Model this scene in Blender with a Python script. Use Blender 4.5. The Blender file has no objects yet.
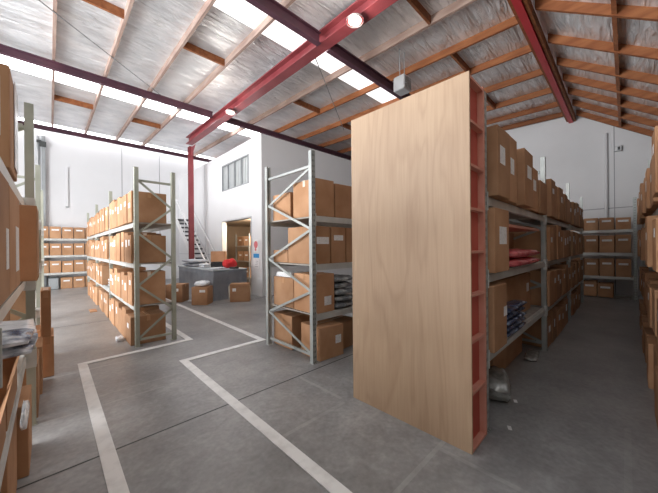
import bpy, bmesh, math, random
from mathutils import Vector, Matrix, noise
C = bpy.context.scene.collection
R = random.Random(7)
rad = math.radians

# ---------------------------------------------------------------- materials
def mat(name, col, rough=0.6, metal=0.0, col2=None, scale=6.0, stretch=(1,1,1), bump=0.0, bscale=None, spec=0.5, emit=None, estr=0, alpha=1.0, trans=0.0, fac=(0.35,0.65), detail=4, per_obj=0.0):
    m = bpy.data.materials.new(name); m.use_nodes = True
    nt = m.node_tree; N = nt.nodes; L = nt.links
    b = N['Principled BSDF']
    b.inputs['Base Color'].default_value = (*col, 1); b.inputs['Roughness'].default_value = rough
    b.inputs['Metallic'].default_value = metal; b.inputs['Specular IOR Level'].default_value = spec
    tc = N.new('ShaderNodeTexCoord'); mp = N.new('ShaderNodeMapping'); mp.inputs['Scale'].default_value = stretch
    L.new(tc.outputs['Object'], mp.inputs['Vector'])
    if per_obj or col2:
        oi = N.new('ShaderNodeObjectInfo')
        add = N.new('ShaderNodeVectorMath'); add.operation = 'ADD'
        mul = N.new('ShaderNodeMath'); mul.operation = 'MULTIPLY'; mul.inputs[1].default_value = 37.0
        L.new(oi.outputs['Random'], mul.inputs[0]); L.new(mp.outputs['Vector'], add.inputs[0]); L.new(mul.outputs[0], add.inputs[1])
        vec = add.outputs['Vector']
    else: vec = mp.outputs['Vector']
    out = None
    if col2:
        n = N.new('ShaderNodeTexNoise'); n.inputs['Scale'].default_value = scale; n.inputs['Detail'].default_value = detail
        L.new(vec, n.inputs['Vector'])
        r = N.new('ShaderNodeValToRGB'); r.color_ramp.elements[0].position = fac[0]; r.color_ramp.elements[1].position = fac[1]
        r.color_ramp.elements[0].color = (*col, 1); r.color_ramp.elements[1].color = (*col2, 1)
        L.new(n.outputs['Fac'], r.inputs['Fac']); out = r.outputs['Color']
        if per_obj:
            hsv = N.new('ShaderNodeHueSaturation'); mr = N.new('ShaderNodeMapRange')
            mr.inputs['To Min'].default_value = 1 - per_obj; mr.inputs['To Max'].default_value = 1 + per_obj
            L.new(oi.outputs['Random'], mr.inputs['Value']); L.new(mr.outputs[0], hsv.inputs['Value']); L.new(out, hsv.inputs['Color']); out = hsv.outputs['Color']
        L.new(out, b.inputs['Base Color'])
    if bump:
        n2 = N.new('ShaderNodeTexNoise'); n2.inputs['Scale'].default_value = bscale or scale; n2.inputs['Detail'].default_value = 5
        L.new(vec, n2.inputs['Vector']); bp = N.new('ShaderNodeBump'); bp.inputs['Strength'].default_value = bump; bp.inputs['Distance'].default_value = 0.02
        L.new(n2.outputs['Fac'], bp.inputs['Height']); L.new(bp.outputs['Normal'], b.inputs['Normal'])
    if emit:
        b.inputs['Emission Color'].default_value = (*emit, 1); b.inputs['Emission Strength'].default_value = estr
    if alpha < 1: b.inputs['Alpha'].default_value = alpha
    if trans: b.inputs['Transmission Weight'].default_value = trans
    return m

M = {}
M['box'] = mat('cardboard', (.395,.208,.108), .75, col2=(.49,.28,.158), scale=3, bump=.08, bscale=40, per_obj=.16, spec=.25)
M['box_in'] = mat('cardboard_inside', (.42,.22,.11), .85, col2=(.36,.18,.09), scale=4, spec=.2)
M['tape'] = mat('brown_tape', (.40,.20,.09), .3, col2=(.48,.26,.13), scale=9)
M['tape_w'] = mat('pale_tape', (.72,.62,.52), .3, col2=(.66,.54,.43), scale=9)
M['paper'] = mat('white_paper', (.84,.84,.84), .7, col2=(.62,.62,.62), scale=55, fac=(.52,.7))
M['upright'] = mat('galvanised_upright', (.33,.35,.34), .42, .25, col2=(.44,.46,.44), scale=3)
M['upright_green'] = mat('greenish_upright', (.32,.335,.275), .45, .2, col2=(.42,.43,.36), scale=3)
M['beam'] = mat('pale_grey_beam', (.52,.53,.51), .4, .15, col2=(.62,.62,.59), scale=4)
M['board'] = mat('shelf_board', (.30,.27,.24), .8, col2=(.38,.35,.31), scale=12)
M['slot'] = mat('dark_slot', (.07,.075,.075), .8)
M['white'] = mat('white_wall', (.72,.72,.73), .75, col2=(.68,.68,.69), scale=.7, bump=.03, bscale=30, spec=.3)
M['seam'] = mat('wall_seam', (.33,.33,.35), .8)
M['grey_steel'] = mat('grey_steel', (.30,.32,.33), .5, .3, col2=(.36,.38,.39), scale=3)
M['red'] = mat('red_painted_steel', (.20,.035,.042), .38, col2=(.26,.055,.062), scale=2.5, bump=.02)
M['ridge_red'] = mat('bright_red_painted_steel', (.48,.022,.03), .45, col2=(.55,.035,.045), scale=2.5)
M['purple'] = mat('dark_maroon_steel', (.06,.023,.038), .5, col2=(.09,.033,.05), scale=2.5)
M['timber'] = mat('roof_timber', (.20,.058,.015), .7, col2=(.30,.108,.035), scale=2.0, stretch=(6,1,6), bump=.05, per_obj=.1)
M['timber_x'] = mat('roof_timber_pale', (.29,.19,.155), .7, col2=(.41,.30,.25), scale=2.0, stretch=(6,1,6), bump=.05, per_obj=.08)
M['bag'] = mat('clear_plastic_wrap', (.72,.75,.80), .18, col2=(.90,.92,.94), scale=8, bump=.6, bscale=12, fac=(.4,.6))
M['bag_grey'] = mat('grey_plastic_wrap', (.22,.24,.26), .2, col2=(.55,.57,.58), scale=9, bump=.6, bscale=12, fac=(.42,.65))
M['bag_navy'] = mat('navy_garments_in_plastic', (.04,.06,.13), .22, col2=(.30,.36,.46), scale=7, bump=.6, bscale=12, fac=(.45,.7))
M['bag_navy_pale'] = mat('navy_garments_in_white_plastic', (.05,.08,.16), .22, col2=(.80,.83,.88), scale=6, bump=.5, bscale=10, fac=(.40,.56))
M['bag_pink'] = mat('coral_plastic_bag', (.62,.09,.11), .25, col2=(.75,.22,.22), scale=7, bump=.5, bscale=10, fac=(.4,.7))
M['foil_bag'] = mat('silver_bag', (.30,.30,.29), .25, .4, col2=(.55,.55,.52), scale=9, bump=.6, bscale=12)
M['garment'] = mat('red_garment', (.65,.02,.025), .8, col2=(.8,.05,.05), scale=6, bump=.5, bscale=10)
M['cloth'] = mat('grey_cloth', (.33,.36,.41), .85, col2=(.41,.43,.47), scale=4, bump=.15, bscale=18)
M['top'] = mat('pale_grey_worktop', (.38,.42,.46), .5, col2=(.45,.49,.52), scale=3)
M['black'] = mat('black_plastic', (.015,.015,.017), .4)
M['coral'] = mat('coral_painted_board', (.46,.075,.05), .7, col2=(.54,.11,.075), scale=3, bump=.05)
M['coral_pale'] = mat('pale_coral_edge', (.62,.27,.19), .7, col2=(.66,.33,.25), scale=5)
M['line'] = mat('white_floor_paint', (.78,.78,.77), .55, col2=(.62,.62,.61), scale=9, fac=(.45,.75))
M['sign_red'] = mat('sign_red', (.75,.2,.22), .5)
M['sign_blue'] = mat('sign_blue', (.02,.28,.62), .5)
M['window_grey'] = mat('grey_window_blind', (.42,.44,.45), .5, col2=(.48,.50,.50), scale=4)
M['lens'] = mat('lamp_lens', (.9,.88,.8), .3, emit=(1,.92,.78), estr=2.6)
M['metal'] = mat('brushed_metal', (.55,.56,.57), .35, .6, col2=(.62,.63,.64), scale=5)
M['stair_white'] = mat('white_painted_steel', (.75,.75,.75), .5)
M['stair_dark'] = mat('dark_tread', (.05,.05,.055), .7)
M['dark_wall'] = mat('brown_grey_wall', (.16,.14,.12), .85, col2=(.20,.175,.15), scale=2)  # for the unseen right wall, coloured dark to cut bounce into the aisle
M['inner_wall'] = mat('inner_room_wall', (.46,.36,.27), .8, col2=(.42,.33,.25), scale=2)

def perforate(m):
    # two rows of small punched slots down the front flange
    nt=m.node_tree; N=nt.nodes; L=nt.links; b=N['Principled BSDF']
    tc=N.new('ShaderNodeTexCoord'); sp=N.new('ShaderNodeSeparateXYZ'); L.new(tc.outputs['Object'],sp.inputs[0])
    def mth(op,a,v=None,w=None):
        n=N.new('ShaderNodeMath'); n.operation=op
        for i,q in enumerate((a,v,w)):
            if q is None: continue
            if isinstance(q,(int,float)): n.inputs[i].default_value=q
            else: L.new(q,n.inputs[i])
        return n.outputs[0]
    ax=mth('ABSOLUTE',sp.outputs['X']); dx=mth('ABSOLUTE',mth('SUBTRACT',ax,.014)); mx=mth('LESS_THAN',dx,.005)
    fz=mth('FRACT',mth('DIVIDE',sp.outputs['Z'],.075)); mz=mth('LESS_THAN',fz,.4); my=mth('LESS_THAN',sp.outputs['Y'],.001)
    msk=mth('MULTIPLY',mth('MULTIPLY',mx,mz),my)
    src=b.inputs['Base Color'].links[0].from_socket
    mix=N.new('ShaderNodeMix'); mix.data_type='RGBA'; L.new(msk,mix.inputs['Factor']); L.new(src,mix.inputs['A']); mix.inputs['B'].default_value=(.10,.105,.10,1)
    L.new(mix.outputs['Result'],b.inputs['Base Color'])
perforate(M['upright']); perforate(M['upright_green'])
# plywood with a figured grain
def plywood():
    m = mat('plywood', (.60,.40,.255), .55); nt = m.node_tree; N = nt.nodes; L = nt.links; b = N['Principled BSDF']
    tc = N.new('ShaderNodeTexCoord'); mp = N.new('ShaderNodeMapping'); mp.inputs['Scale'].default_value = (1, 1.0, .16)
    L.new(tc.outputs['Object'], mp.inputs['Vector'])
    n1 = N.new('ShaderNodeTexNoise'); n1.inputs['Scale'].default_value = 2.2; n1.inputs['Detail'].default_value = 3; n1.inputs['Distortion'].default_value = .6
    L.new(mp.outputs['Vector'], n1.inputs['Vector'])
    mulv = N.new('ShaderNodeMath'); mulv.operation = 'MULTIPLY'; mulv.inputs[1].default_value = 16
    L.new(n1.outputs['Fac'], mulv.inputs[0])
    fr = N.new('ShaderNodeMath'); fr.operation = 'PINGPONG'; fr.inputs[1].default_value = 1.0
    L.new(mulv.outputs[0], fr.inputs[0])
    n2 = N.new('ShaderNodeTexNoise'); n2.inputs['Scale'].default_value = 60; n2.inputs['Detail'].default_value = 3
    mp2 = N.new('ShaderNodeMapping'); mp2.inputs['Scale'].default_value = (1, 1, .04); L.new(tc.outputs['Object'], mp2.inputs['Vector']); L.new(mp2.outputs['Vector'], n2.inputs['Vector'])
    n3 = N.new('ShaderNodeTexNoise'); n3.inputs['Scale'].default_value = 1.1; n3.inputs['Detail'].default_value = 2
    L.new(tc.outputs['Object'], n3.inputs['Vector'])
    r = N.new('ShaderNodeValToRGB'); e = r.color_ramp.elements
    e[0].position = 0; e[0].color = (.38,.245,.15,1); e[1].position = .5; e[1].color = (.50,.35,.225,1)
    L.new(fr.outputs[0], r.inputs['Fac'])
    r2 = N.new('ShaderNodeValToRGB'); e = r2.color_ramp.elements
    e[0].position = .35; e[0].color = (.45,.30,.19,1); e[1].position = .65; e[1].color = (.505,.35,.225,1)
    L.new(n2.outputs['Fac'], r2.inputs['Fac'])
    mx = N.new('ShaderNodeMix'); mx.data_type = 'RGBA'; mx.inputs['Factor'].default_value = .6
    L.new(r.outputs['Color'], mx.inputs['A']); L.new(r2.outputs['Color'], mx.inputs['B'])
    r3 = N.new('ShaderNodeValToRGB'); e = r3.color_ramp.elements; e[0].position=.35; e[0].color=(.90,.89,.90,1); e[1].position=.65; e[1].color=(1,1,1,1)
    L.new(n3.outputs['Fac'], r3.inputs['Fac'])
    mx2 = N.new('ShaderNodeMix'); mx2.data_type='RGBA'; mx2.blend_type='MULTIPLY'; mx2.inputs['Factor'].default_value = 1
    L.new(mx.outputs['Result'], mx2.inputs['A']); L.new(r3.outputs['Color'], mx2.inputs['B'])
    L.new(mx2.outputs['Result'], b.inputs['Base Color'])
    return m
M['ply'] = plywood()
M['ply_edge'] = mat('plywood_edge', (.62,.45,.30), .7, col2=(.50,.34,.21), scale=30, stretch=(1,8,.3))

def foil(name, base, c2, warm):
    m = mat(name, base, .34, .45, col2=c2, scale=1.3, detail=6); nt = m.node_tree; N = nt.nodes; L = nt.links; b = N['Principled BSDF']
    tc = N.new('ShaderNodeTexCoord'); mp = N.new('ShaderNodeMapping'); mp.inputs['Scale'].default_value = (1.1,6.5,1)
    L.new(tc.outputs['Object'], mp.inputs['Vector'])
    n = N.new('ShaderNodeTexNoise'); n.inputs['Scale'].default_value = 1.5; n.inputs['Detail'].default_value = 7; n.inputs['Distortion'].default_value = .8
    L.new(mp.outputs['Vector'], n.inputs['Vector'])
    w = N.new('ShaderNodeTexWave'); w.wave_type='BANDS'; w.bands_direction='Y'; w.inputs['Scale'].default_value = .6; w.inputs['Distortion'].default_value = 1.2
    L.new(tc.outputs['Object'], w.inputs['Vector'])
    add = N.new('ShaderNodeMath'); add.operation='MULTIPLY_ADD'; add.inputs[1].default_value = .35
    L.new(w.outputs['Fac'], add.inputs[0]); L.new(n.outputs['Fac'], add.inputs[2])
    bp = N.new('ShaderNodeBump'); bp.inputs['Strength'].default_value = 1.0; bp.inputs['Distance'].default_value = .12
    L.new(add.outputs[0], bp.inputs['Height']); L.new(bp.outputs['Normal'], b.inputs['Normal'])
    return m
M['foil'] = foil('foil_insulation', (.72,.73,.745), (.90,.90,.905), 0)

def skylight():
    return None
M['sky'] = mat('translucent_skylight', (.9,.92,.95), .5, emit=(.95,.97,1.0), estr=4.5)
M['sky_pale'] = mat('dim_skylight', (.9,.9,.92), .5, emit=(1.0,.96,.95), estr=1.0)  # skylight with a weaker glow, used for the nearest strip

def concrete():
    m = mat('sealed_concrete', (.17,.17,.175), .45); nt = m.node_tree; N = nt.nodes; L = nt.links; b = N['Principled BSDF']
    tc = N.new('ShaderNodeTexCoord')
    n1 = N.new('ShaderNodeTexNoise'); n1.inputs['Scale'].default_value = .9; n1.inputs['Detail'].default_value = 8; n1.inputs['Roughness'].default_value=.65
    n2 = N.new('ShaderNodeTexNoise'); n2.inputs['Scale'].default_value = 26; n2.inputs['Detail'].default_value = 4
    n4 = N.new('ShaderNodeTexNoise'); n4.inputs['Scale'].default_value = 4.5; n4.inputs['Detail'].default_value = 6; n4.inputs['Distortion'].default_value = 1.5
    for n in (n1,n2,n4): L.new(tc.outputs['Object'], n.inputs['Vector'])
    r = N.new('ShaderNodeValToRGB'); e = r.color_ramp.elements; e[0].position=.32; e[0].color=(.19,.19,.192,1); e[1].position=.68; e[1].color=(.35,.347,.343,1)
    L.new(n1.outputs['Fac'], r.inputs['Fac'])
    r2 = N.new('ShaderNodeValToRGB'); e = r2.color_ramp.elements; e[0].position=.3; e[0].color=(.86,.86,.86,1); e[1].position=.7; e[1].color=(1.08,1.08,1.08,1)
    L.new(n2.outputs['Fac'], r2.inputs['Fac'])
    r4 = N.new('ShaderNodeValToRGB'); e = r4.color_ramp.elements; e[0].position=.3; e[0].color=(.88,.87,.86,1); e[1].position=.75; e[1].color=(1.22,1.22,1.22,1)
    L.new(n4.outputs['Fac'], r4.inputs['Fac'])
    cur = r.outputs['Color']
    for q in (r2, r4):
        mx = N.new('ShaderNodeMix'); mx.data_type='RGBA'; mx.blend_type='MULTIPLY'; mx.inputs['Factor'].default_value=1
        L.new(cur, mx.inputs['A']); L.new(q.outputs['Color'], mx.inputs['B']); cur = mx.outputs['Result']
    # worn ghost lines of old markings, and saw-cut joints
    sep = N.new('ShaderNodeSeparateXYZ'); L.new(tc.outputs['Object'], sep.inputs[0])
    def band(sock, c, hw):
        s = N.new('ShaderNodeMath'); s.operation='SUBTRACT'; s.inputs[1].default_value = c; L.new(sock, s.inputs[0])
        a = N.new('ShaderNodeMath'); a.operation='ABSOLUTE'; L.new(s.outputs[0], a.inputs[0])
        l = N.new('ShaderNodeMath'); l.operation='LESS_THAN'; l.inputs[1].default_value = hw; L.new(a.outputs[0], l.inputs[0])
        return l.outputs[0]
    def mul(a, bb):
        s = N.new('ShaderNodeMath'); s.operation='MULTIPLY'
        for i, v in enumerate((a, bb)):
            if isinstance(v, (int, float)): s.inputs[i].default_value = v
            else: L.new(v, s.inputs[i])
        return s.outputs[0]
    X, Y = sep.outputs['X'], sep.outputs['Y']
    ghosts = [(X,1.5,.03,.5,Y,1.0,5.0,0)]
    masks = []
    # (axis, centre, halfwidth, other axis centre, other halfwidth, strength)
    for ax, c, hw, oc, ohw, st in ((Y,1.05,.018,1.9,.55,.28),(Y,2.03,.02,1.75,.42,.22),(X,2.2,.02,2.45,.35,.25),(Y,4.98,.015,.3,.6,.3),
                                   (Y,3.75,.012,.35,.6,.2),(X,2.2,.02,.55,.5,.2),(Y,4.0,.015,1.0,.7,.15),(Y,7.2,.015,2.4,1.2,.15),(X,2.95,.02,5.5,1.2,.12),(Y,.0,.02,3.0,.6,.12)):
        o = Y if ax is X else X
        mk = mul(mul(band(ax, c, hw), band(o, oc, ohw)), st)
        masks.append(mk)
    tot = masks[0]
    for k in masks[1:]:
        s = N.new('ShaderNodeMath'); s.operation='MAXIMUM'; L.new(tot, s.inputs[0]); L.new(k, s.inputs[1]); tot = s.outputs[0]
    tot = mul(tot, n4.outputs['Fac']); tot = mul(tot, 2.6)
    mx = N.new('ShaderNodeMix'); mx.data_type='RGBA'; L.new(tot, mx.inputs['Factor']); L.new(cur, mx.inputs['A']); mx.inputs['B'].default_value=(.42,.42,.41,1); cur = mx.outputs['Result']
    L.new(cur, b.inputs['Base Color'])
    rr = N.new('ShaderNodeMapRange'); rr.inputs['From Min'].default_value=.3; rr.inputs['From Max'].default_value=.7; rr.inputs['To Min'].default_value=.30; rr.inputs['To Max'].default_value=.5
    L.new(n4.outputs['Fac'], rr.inputs['Value']); L.new(rr.outputs[0], b.inputs['Roughness'])
    return m
M['floor'] = concrete()

# ---------------------------------------------------------------- mesh helpers
def new(): return bmesh.new()
def add_box(bm, a, b, rot=None, bevel=0.0, mi=0):
    """box from corner a to corner b"""
    a = Vector(a); b = Vector(b); c = (a+b)/2; s = b-a
    r = bmesh.ops.create_cube(bm, size=1)
    vs = r['verts']
    bmesh.ops.scale(bm, vec=s, verts=vs)
    if bevel:
        es = list({e for v in vs for e in v.link_edges})
        rr = bmesh.ops.bevel(bm, geom=es, offset=bevel, segments=1, affect='EDGES')
        vs = list({v for f in rr['faces'] for v in f.verts} | {v for v in vs if v.is_valid})
    if rot: bmesh.ops.rotate(bm, cent=(0,0,0), matrix=rot, verts=vs)
    bmesh.ops.translate(bm, vec=c, verts=vs)
    return vs
def add_bar(bm, p, q, w, t, up=(0,0,1)):
    """rectangular bar from p to q, width w (sideways), thickness t (towards up)"""
    p = Vector(p); q = Vector(q); d = q-p; L = d.length; d.normalize(); up = Vector(up)
    s = d.cross(up)
    if s.length < 1e-4: s = d.cross(Vector((1,0,0)))
    s.normalize(); u = s.cross(d)
    vs = [bm.verts.new(o + s*(i*w/2) + u*(j*t/2)) for o in (p,q) for i,j in ((-1,-1),(1,-1),(1,1),(-1,1))]
    for f in ((0,1,2,3),(7,6,5,4),(0,4,5,1),(1,5,6,2),(2,6,7,3),(3,7,4,0)): bm.faces.new([vs[k] for k in f])
    return vs
def add_tube(bm, pts, r, n=10):
    for p, q in zip(pts, pts[1:]):
        p = Vector(p); q = Vector(q); d = q-p
        m = d.to_track_quat('Z','Y').to_matrix().to_4x4(); m.translation = (p+q)/2
        bmesh.ops.create_cone(bm, cap_ends=True, segments=n, radius1=r, radius2=r, depth=d.length, matrix=m)
def add_poly(bm, pts, vec):
    """prism: polygon pts swept along vec"""
    a = [bm.verts.new(p) for p in pts]; b = [bm.verts.new(Vector(p)+Vector(vec)) for p in pts]
    bm.faces.new(a); bm.faces.new(b[::-1]); n = len(pts)
    for i in range(n): bm.faces.new((a[i], b[i], b[(i+1)%n], a[(i+1)%n]))
def mesh(name, bm):
    bmesh.ops.recalc_face_normals(bm, faces=bm.faces)
    me = bpy.data.meshes.new(name); bm.to_mesh(me); bm.free(); return me
def obj(name, bm, m, parent=None, loc=(0,0,0), rotz=0, smooth=False):
    me = bm if isinstance(bm, bpy.types.Mesh) else mesh(name, bm)
    if not me.materials: me.materials.append(m)
    if smooth:
        for p in me.polygons: p.use_smooth = True
    o = bpy.data.objects.new(name, me); C.objects.link(o); o.parent = parent; o.location = loc; o.rotation_euler = (0,0,rotz)
    return o
def tag(o, label, cat, group=None):
    o['label'] = label; o['category'] = cat
    if group: o['group'] = group
    return o
def thing(name, label, cat, loc=(0,0,0), rotz=0, group=None):
    o = bpy.data.objects.new(name, None); C.objects.link(o); o.location = loc; o.rotation_euler = (0,0,rotz); o.empty_display_size=.1
    return tag(o, label, cat, group)
def struct(name, bm, m):
    o = obj(name, bm, m); o['kind'] = 'structure'; return o
ORD = 'first second third fourth fifth sixth seventh eighth ninth tenth eleventh twelfth thirteenth fourteenth fifteenth sixteenth seventeenth eighteenth nineteenth twentieth'.split() + ['twenty-'+s for s in 'first second third fourth fifth sixth seventh eighth ninth'.split()] + ['thirtieth']

# ---------------------------------------------------------------- room shell
X0, X1, Y0, Y1 = -6.0, 13.0, -1.75, 16.6
YR, ZR = 1.3, 6.06            # ridge line: underside of the roof sheet is a little higher than the rafters
KL, KR = .03, .71
def zl(y): return ZR + KL*(y-YR)      # underside of the left-slope rafters
def zr_(y): return ZR - KR*(YR-y)     # underside of the right-slope rafters
RD = .17                      # rafter depth
bm = new(); add_box(bm, (X0,Y0,-.2), (X1,Y1,0)); struct('floor', bm, M['floor'])
bm = new(); add_box(bm, (X0,Y1,0), (X1,Y1+.2,7.0)); struct('wall_far', bm, M['white'])
bm = new(); add_poly(bm, [(X1,Y0-.2,0),(X1,Y1+.2,0),(X1,Y1+.2,7.0),(X1,YR,ZR+RD+.25),(X1,Y0-.2,zr_(Y0)+RD+.3)], (.2,0,0)); struct('wall_gable', bm, M['white'])
bm = new(); add_box(bm, (X0,Y0-.2,0), (X1,Y0,4.3)); struct('wall_right', bm, M['dark_wall'])
# unseen wall behind the camera, its open doorway added to let fill light in
bm = new()
add_box(bm, (X0-.2,Y0,0), (X0,2.6,4.3)); add_box(bm, (X0-.2,9.8,0), (X0,Y1,7.0)); add_box(bm, (X0-.2,2.6,5.0), (X0,9.8,7.0)); add_box(bm,(X0-.2,Y0,4.3),(X0,2.6,6.2))
struct('wall_back', bm, M['white'])
# roof sheets (left slope split by the skylight strips)
sk = [(4.72,5.62),(10.9,11.65),(16.15,16.55)]
SX = [8.2, 7.0, X1]
ys = [YR]; 
for a,b in sk: ys += [a,b]
ys.append(Y1+.2)
def sheet(y0,y1,z,RD=.17):
    bm = new(); add_poly(bm, [(X0-.2,y0,z(y0)+RD),(X0-.2,y1,z(y1)+RD),(X0-.2,y1,z(y1)+RD+.05),(X0-.2,y0,z(y0)+RD+.05)], (X1-X0+.4,0,0)); return bm
n = 0
bm = new()
for i in range(0, len(ys), 2):
    y0,y1 = ys[i],ys[i+1]
    add_poly(bm, [(X0-.2,y0,zl(y0)+RD),(X0-.2,y1,zl(y1)+RD),(X0-.2,y1,zl(y1)+RD+.05),(X0-.2,y0,zl(y0)+RD+.05)], (X1-X0+.4,0,0))
for i,(a,b) in enumerate(sk):
    if SX[i] < X1: add_poly(bm, [(SX[i],a,zl(a)+RD),(SX[i],b,zl(b)+RD),(SX[i],b,zl(b)+RD+.05),(SX[i],a,zl(a)+RD+.05)], (X1-SX[i]+.2,0,0))
struct('ceiling_left', bm, M['foil'])
struct('ceiling_right', sheet(Y0-.2,YR+.02,zr_,.18), M['foil'])
for i,(a,b) in enumerate(sk):
    bm = new(); add_poly(bm, [(X0-.2,a,zl(a)+RD),(X0-.2,b,zl(b)+RD),(X0-.2,b,zl(b)+RD+.05),(X0-.2,a,zl(a)+RD+.05)], (SX[i]-X0+.2,0,0)); struct('window_%d' % (i+1), bm, M['sky_pale' if i==0 else 'sky'])
# small supports at the skylight edges
# panel joints on the walls, pipes
bm = new()
for x in (2.47, 4.05): add_box(bm, (x-.012,Y1-.008,0), (x+.012,Y1,6.4))
for y in (.25,3.4): add_box(bm, (X1-.008,y-.01,0),(X1,y+.01,5.6))
add_box(bm, (X1-.008,Y0,2.76),(X1,8.2,2.785))
struct('trim_1', bm, M['seam'])

# office block in the back right corner, with door opening
BX, BY, BH = 4.96, 8.25, 5.32
DY0, DY1, DZ = 8.95, 11.22, 2.63
WY0, WY1, WZ0, WZ1 = 9.05, 11.22, 3.84, 4.86
bm = new()
add_box(bm, (BX,BY,0),(BX+.15,DY0,BH)); add_box(bm, (BX,DY1,0),(BX+.15,Y1,BH)); add_box(bm, (BX,DY0,DZ),(BX+.15,DY1,WZ0)); add_box(bm, (BX,DY0,WZ1),(BX+.15,DY1,BH)); add_box(bm,(BX,DY0,WZ0),(BX+.15,WY0,WZ1))
add_box(bm, (BX+.15,BY,0),(X1,BY+.15,BH)); add_box(bm, (BX+.15,BY+.15,BH-.15),(X1,Y1,BH))
struct('wall_office', bm, M['white'])
bm = new(); add_box(bm, (BX+3.2,BY+.15,0),(BX+3.3,Y1,BH-.15)); add_box(bm,(BX+.15,14.6,0),(BX+3.2,14.7,BH-.15)); add_box(bm,(BX+.15,BY+.15,2.75),(BX+3.2,14.6,2.85))
struct('wall_inner', bm, M['inner_wall'])
bm = new()
for z in (1.31,): add_box(bm,(BX-.006,DY1,z),(BX,Y1,z+.012))
add_box(bm,(BX-.006,13.0,0),(BX,13.02,BH)); 
struct('trim_2', bm, M['seam'])
# door frame
bm = new(); add_box(bm,(BX-.02,DY0-.05,0),(BX+.17,DY0,DZ+.05)); add_box(bm,(BX-.02,DY1,0),(BX+.17,DY1+.05,DZ+.05)); add_box(bm,(BX-.02,DY0,DZ),(BX+.17,DY1,DZ+.05))
struct('door_1', bm, M['metal'])
# internal window of the office block: glass with frame bars
bm = new(); add_box(bm,(BX+.05,WY0+.03,WZ0+.03),(BX+.065,WY1-.03,WZ1-.03)); w = struct('window_4', bm, M['window_grey'])
bm = new()
for y in (WY0,WY0+.53,WY0+1.08,WY0+1.63,WY1-.05): add_box(bm,(BX-.015,y,WZ0),(BX+.05,y+.05,WZ1))
add_box(bm,(BX-.014,WY0+.05,WZ1-.05),(BX+.05,WY1-.05,WZ1)); add_box(bm,(BX-.014,WY0+.05,WZ0),(BX+.05,WY1-.05,WZ0+.04))
obj('window_frame', bm, M['grey_steel'], w)
bm = new()
for k in range(16):
    y = WY0+.06+k*.132; add_box(bm,(BX+.03,y,WZ0+.05),(BX+.045,y+.06,WZ1-.06))
obj('window_blind', bm, M['window_grey'], w)

# floor markings (painted lines) as one strip each
def strip(name, pts, w=.10, z=.004, m='line'):
    bm = new()
    for (a,b) in pts:
        add_box(bm, (min(a[0],b[0])-w/2, min(a[1],b[1])-w/2, 0.0002), (max(a[0],b[0])+w/2, max(a[1],b[1])+w/2, z))
    return bm
def path_bm(points, w=.1):
    bm = new(); z = .004
    for k,(a,b) in enumerate(zip(points, points[1:])):
        a = Vector((*a,z)); b = Vector((*b,z)); d = (b-a).normalized()
        add_bar(bm, a+d*(w/2 if k else -w/2)*1.0, b+d*(w/2), w, .006)
    return bm
struct('trim_3', path_bm([(.315,1.2),(.315,5.27),(1.74,5.33),(1.74,9.2)]), M['line'])
struct('trim_4', path_bm([(1.345,-.6),(1.355,4.38),(2.63,4.40),(2.60,9.0)]), M['line'])
bm = new(); add_box(bm,(X0,2.835,0.0002),(X1,2.85,.0012)); add_box(bm,(X0,8.1,0.0002),(X1,8.112,.0012)); add_box(bm,(X0,-1.3,.0002),(X1,-1.288,.0012)); struct('trim_5', bm, M['slot'])

# ---------------------------------------------------------------- roof steel and timber
def rbox(name, a, b, m, label, cat, group=None, bev=.004):
    bm = new(); add_box(bm, a, b, bevel=bev); return tag(obj(name, bm, m), label, cat, group)
# I-beam helper: axis x or y, bottom z at both ends
def ibeam(name, p, q, w, h, m, label, t=.012):
    bm = new(); p = Vector(p); q = Vector(q); u = Vector((0,0,1))
    add_bar(bm, p+u*t, q+u*t, w, 2*t); add_bar(bm, p+u*(h-t), q+u*(h-t), w, 2*t); add_bar(bm, p+u*h/2, q+u*h/2, .012 if w>.1 else .02, h-4*t)
    return tag(obj(name, bm, m), label, 'beam')
XR = 4.20
ibeam('steel_rafter', (XR-.02,YR+.15,5.80), (XR-.02,12.62,5.90), .25, .29, M['red'], 'heavy red steel crossbeam running under the ceiling from the red column', t=.014)
ibeam('steel_purlin', (X0,4.42,5.80), (XR-.15,4.42,5.80), .12, .24, M['purple'], 'dark maroon steel beam beside the nearest skylight, left of the red crossbeam')
ibeam('steel_purlin', (XR+.11,4.42,5.80), (X1-.01,4.42,5.80), .12, .24, M['purple'], 'dark maroon steel beam beside the nearest skylight, right of the red crossbeam')
ibeam('steel_purlin', (X0,9.9,6.08), (XR-.15,9.9,6.08), .10, .20, M['purple'], 'dark maroon steel beam in front of the middle skylight strip, left of the crossbeam')
ibeam('steel_purlin', (XR+.11,9.9,6.08), (X1-.01,9.9,6.08), .10, .20, M['purple'], 'dark maroon steel beam above the white office block, right of the crossbeam')
ibeam('eaves_beam', (X0,16.0,zl(16.0)-.17), (BX+1.6,16.0,zl(16.0)-.17), .08, .165, M['purple'], 'thin dark maroon steel beam along the top of the far white wall')
ibeam('ridge_beam', (4.6,YR,ZR-.24), (X1-.01,YR,ZR-.24), .12, .235, M['ridge_red'], 'bright red steel ridge beam meeting the gable wall peak')
bm = new(); add_bar(bm,(4.6,YR+.10,ZR-.08),(X1-.01,YR+.10,ZR-.08),.05,.19); 
tag(obj('ridge_board', bm, M['timber']), 'long timber board along the left flank of the red ridge beam', 'board')
bm = new(); add_bar(bm,(4.6,YR-.10,ZR-.12),(X1-.01,YR-.10,ZR-.12),.05,.19); 
tag(obj('ridge_board', bm, M['timber']), 'long timber board along the right flank of the red ridge beam', 'board')
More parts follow.
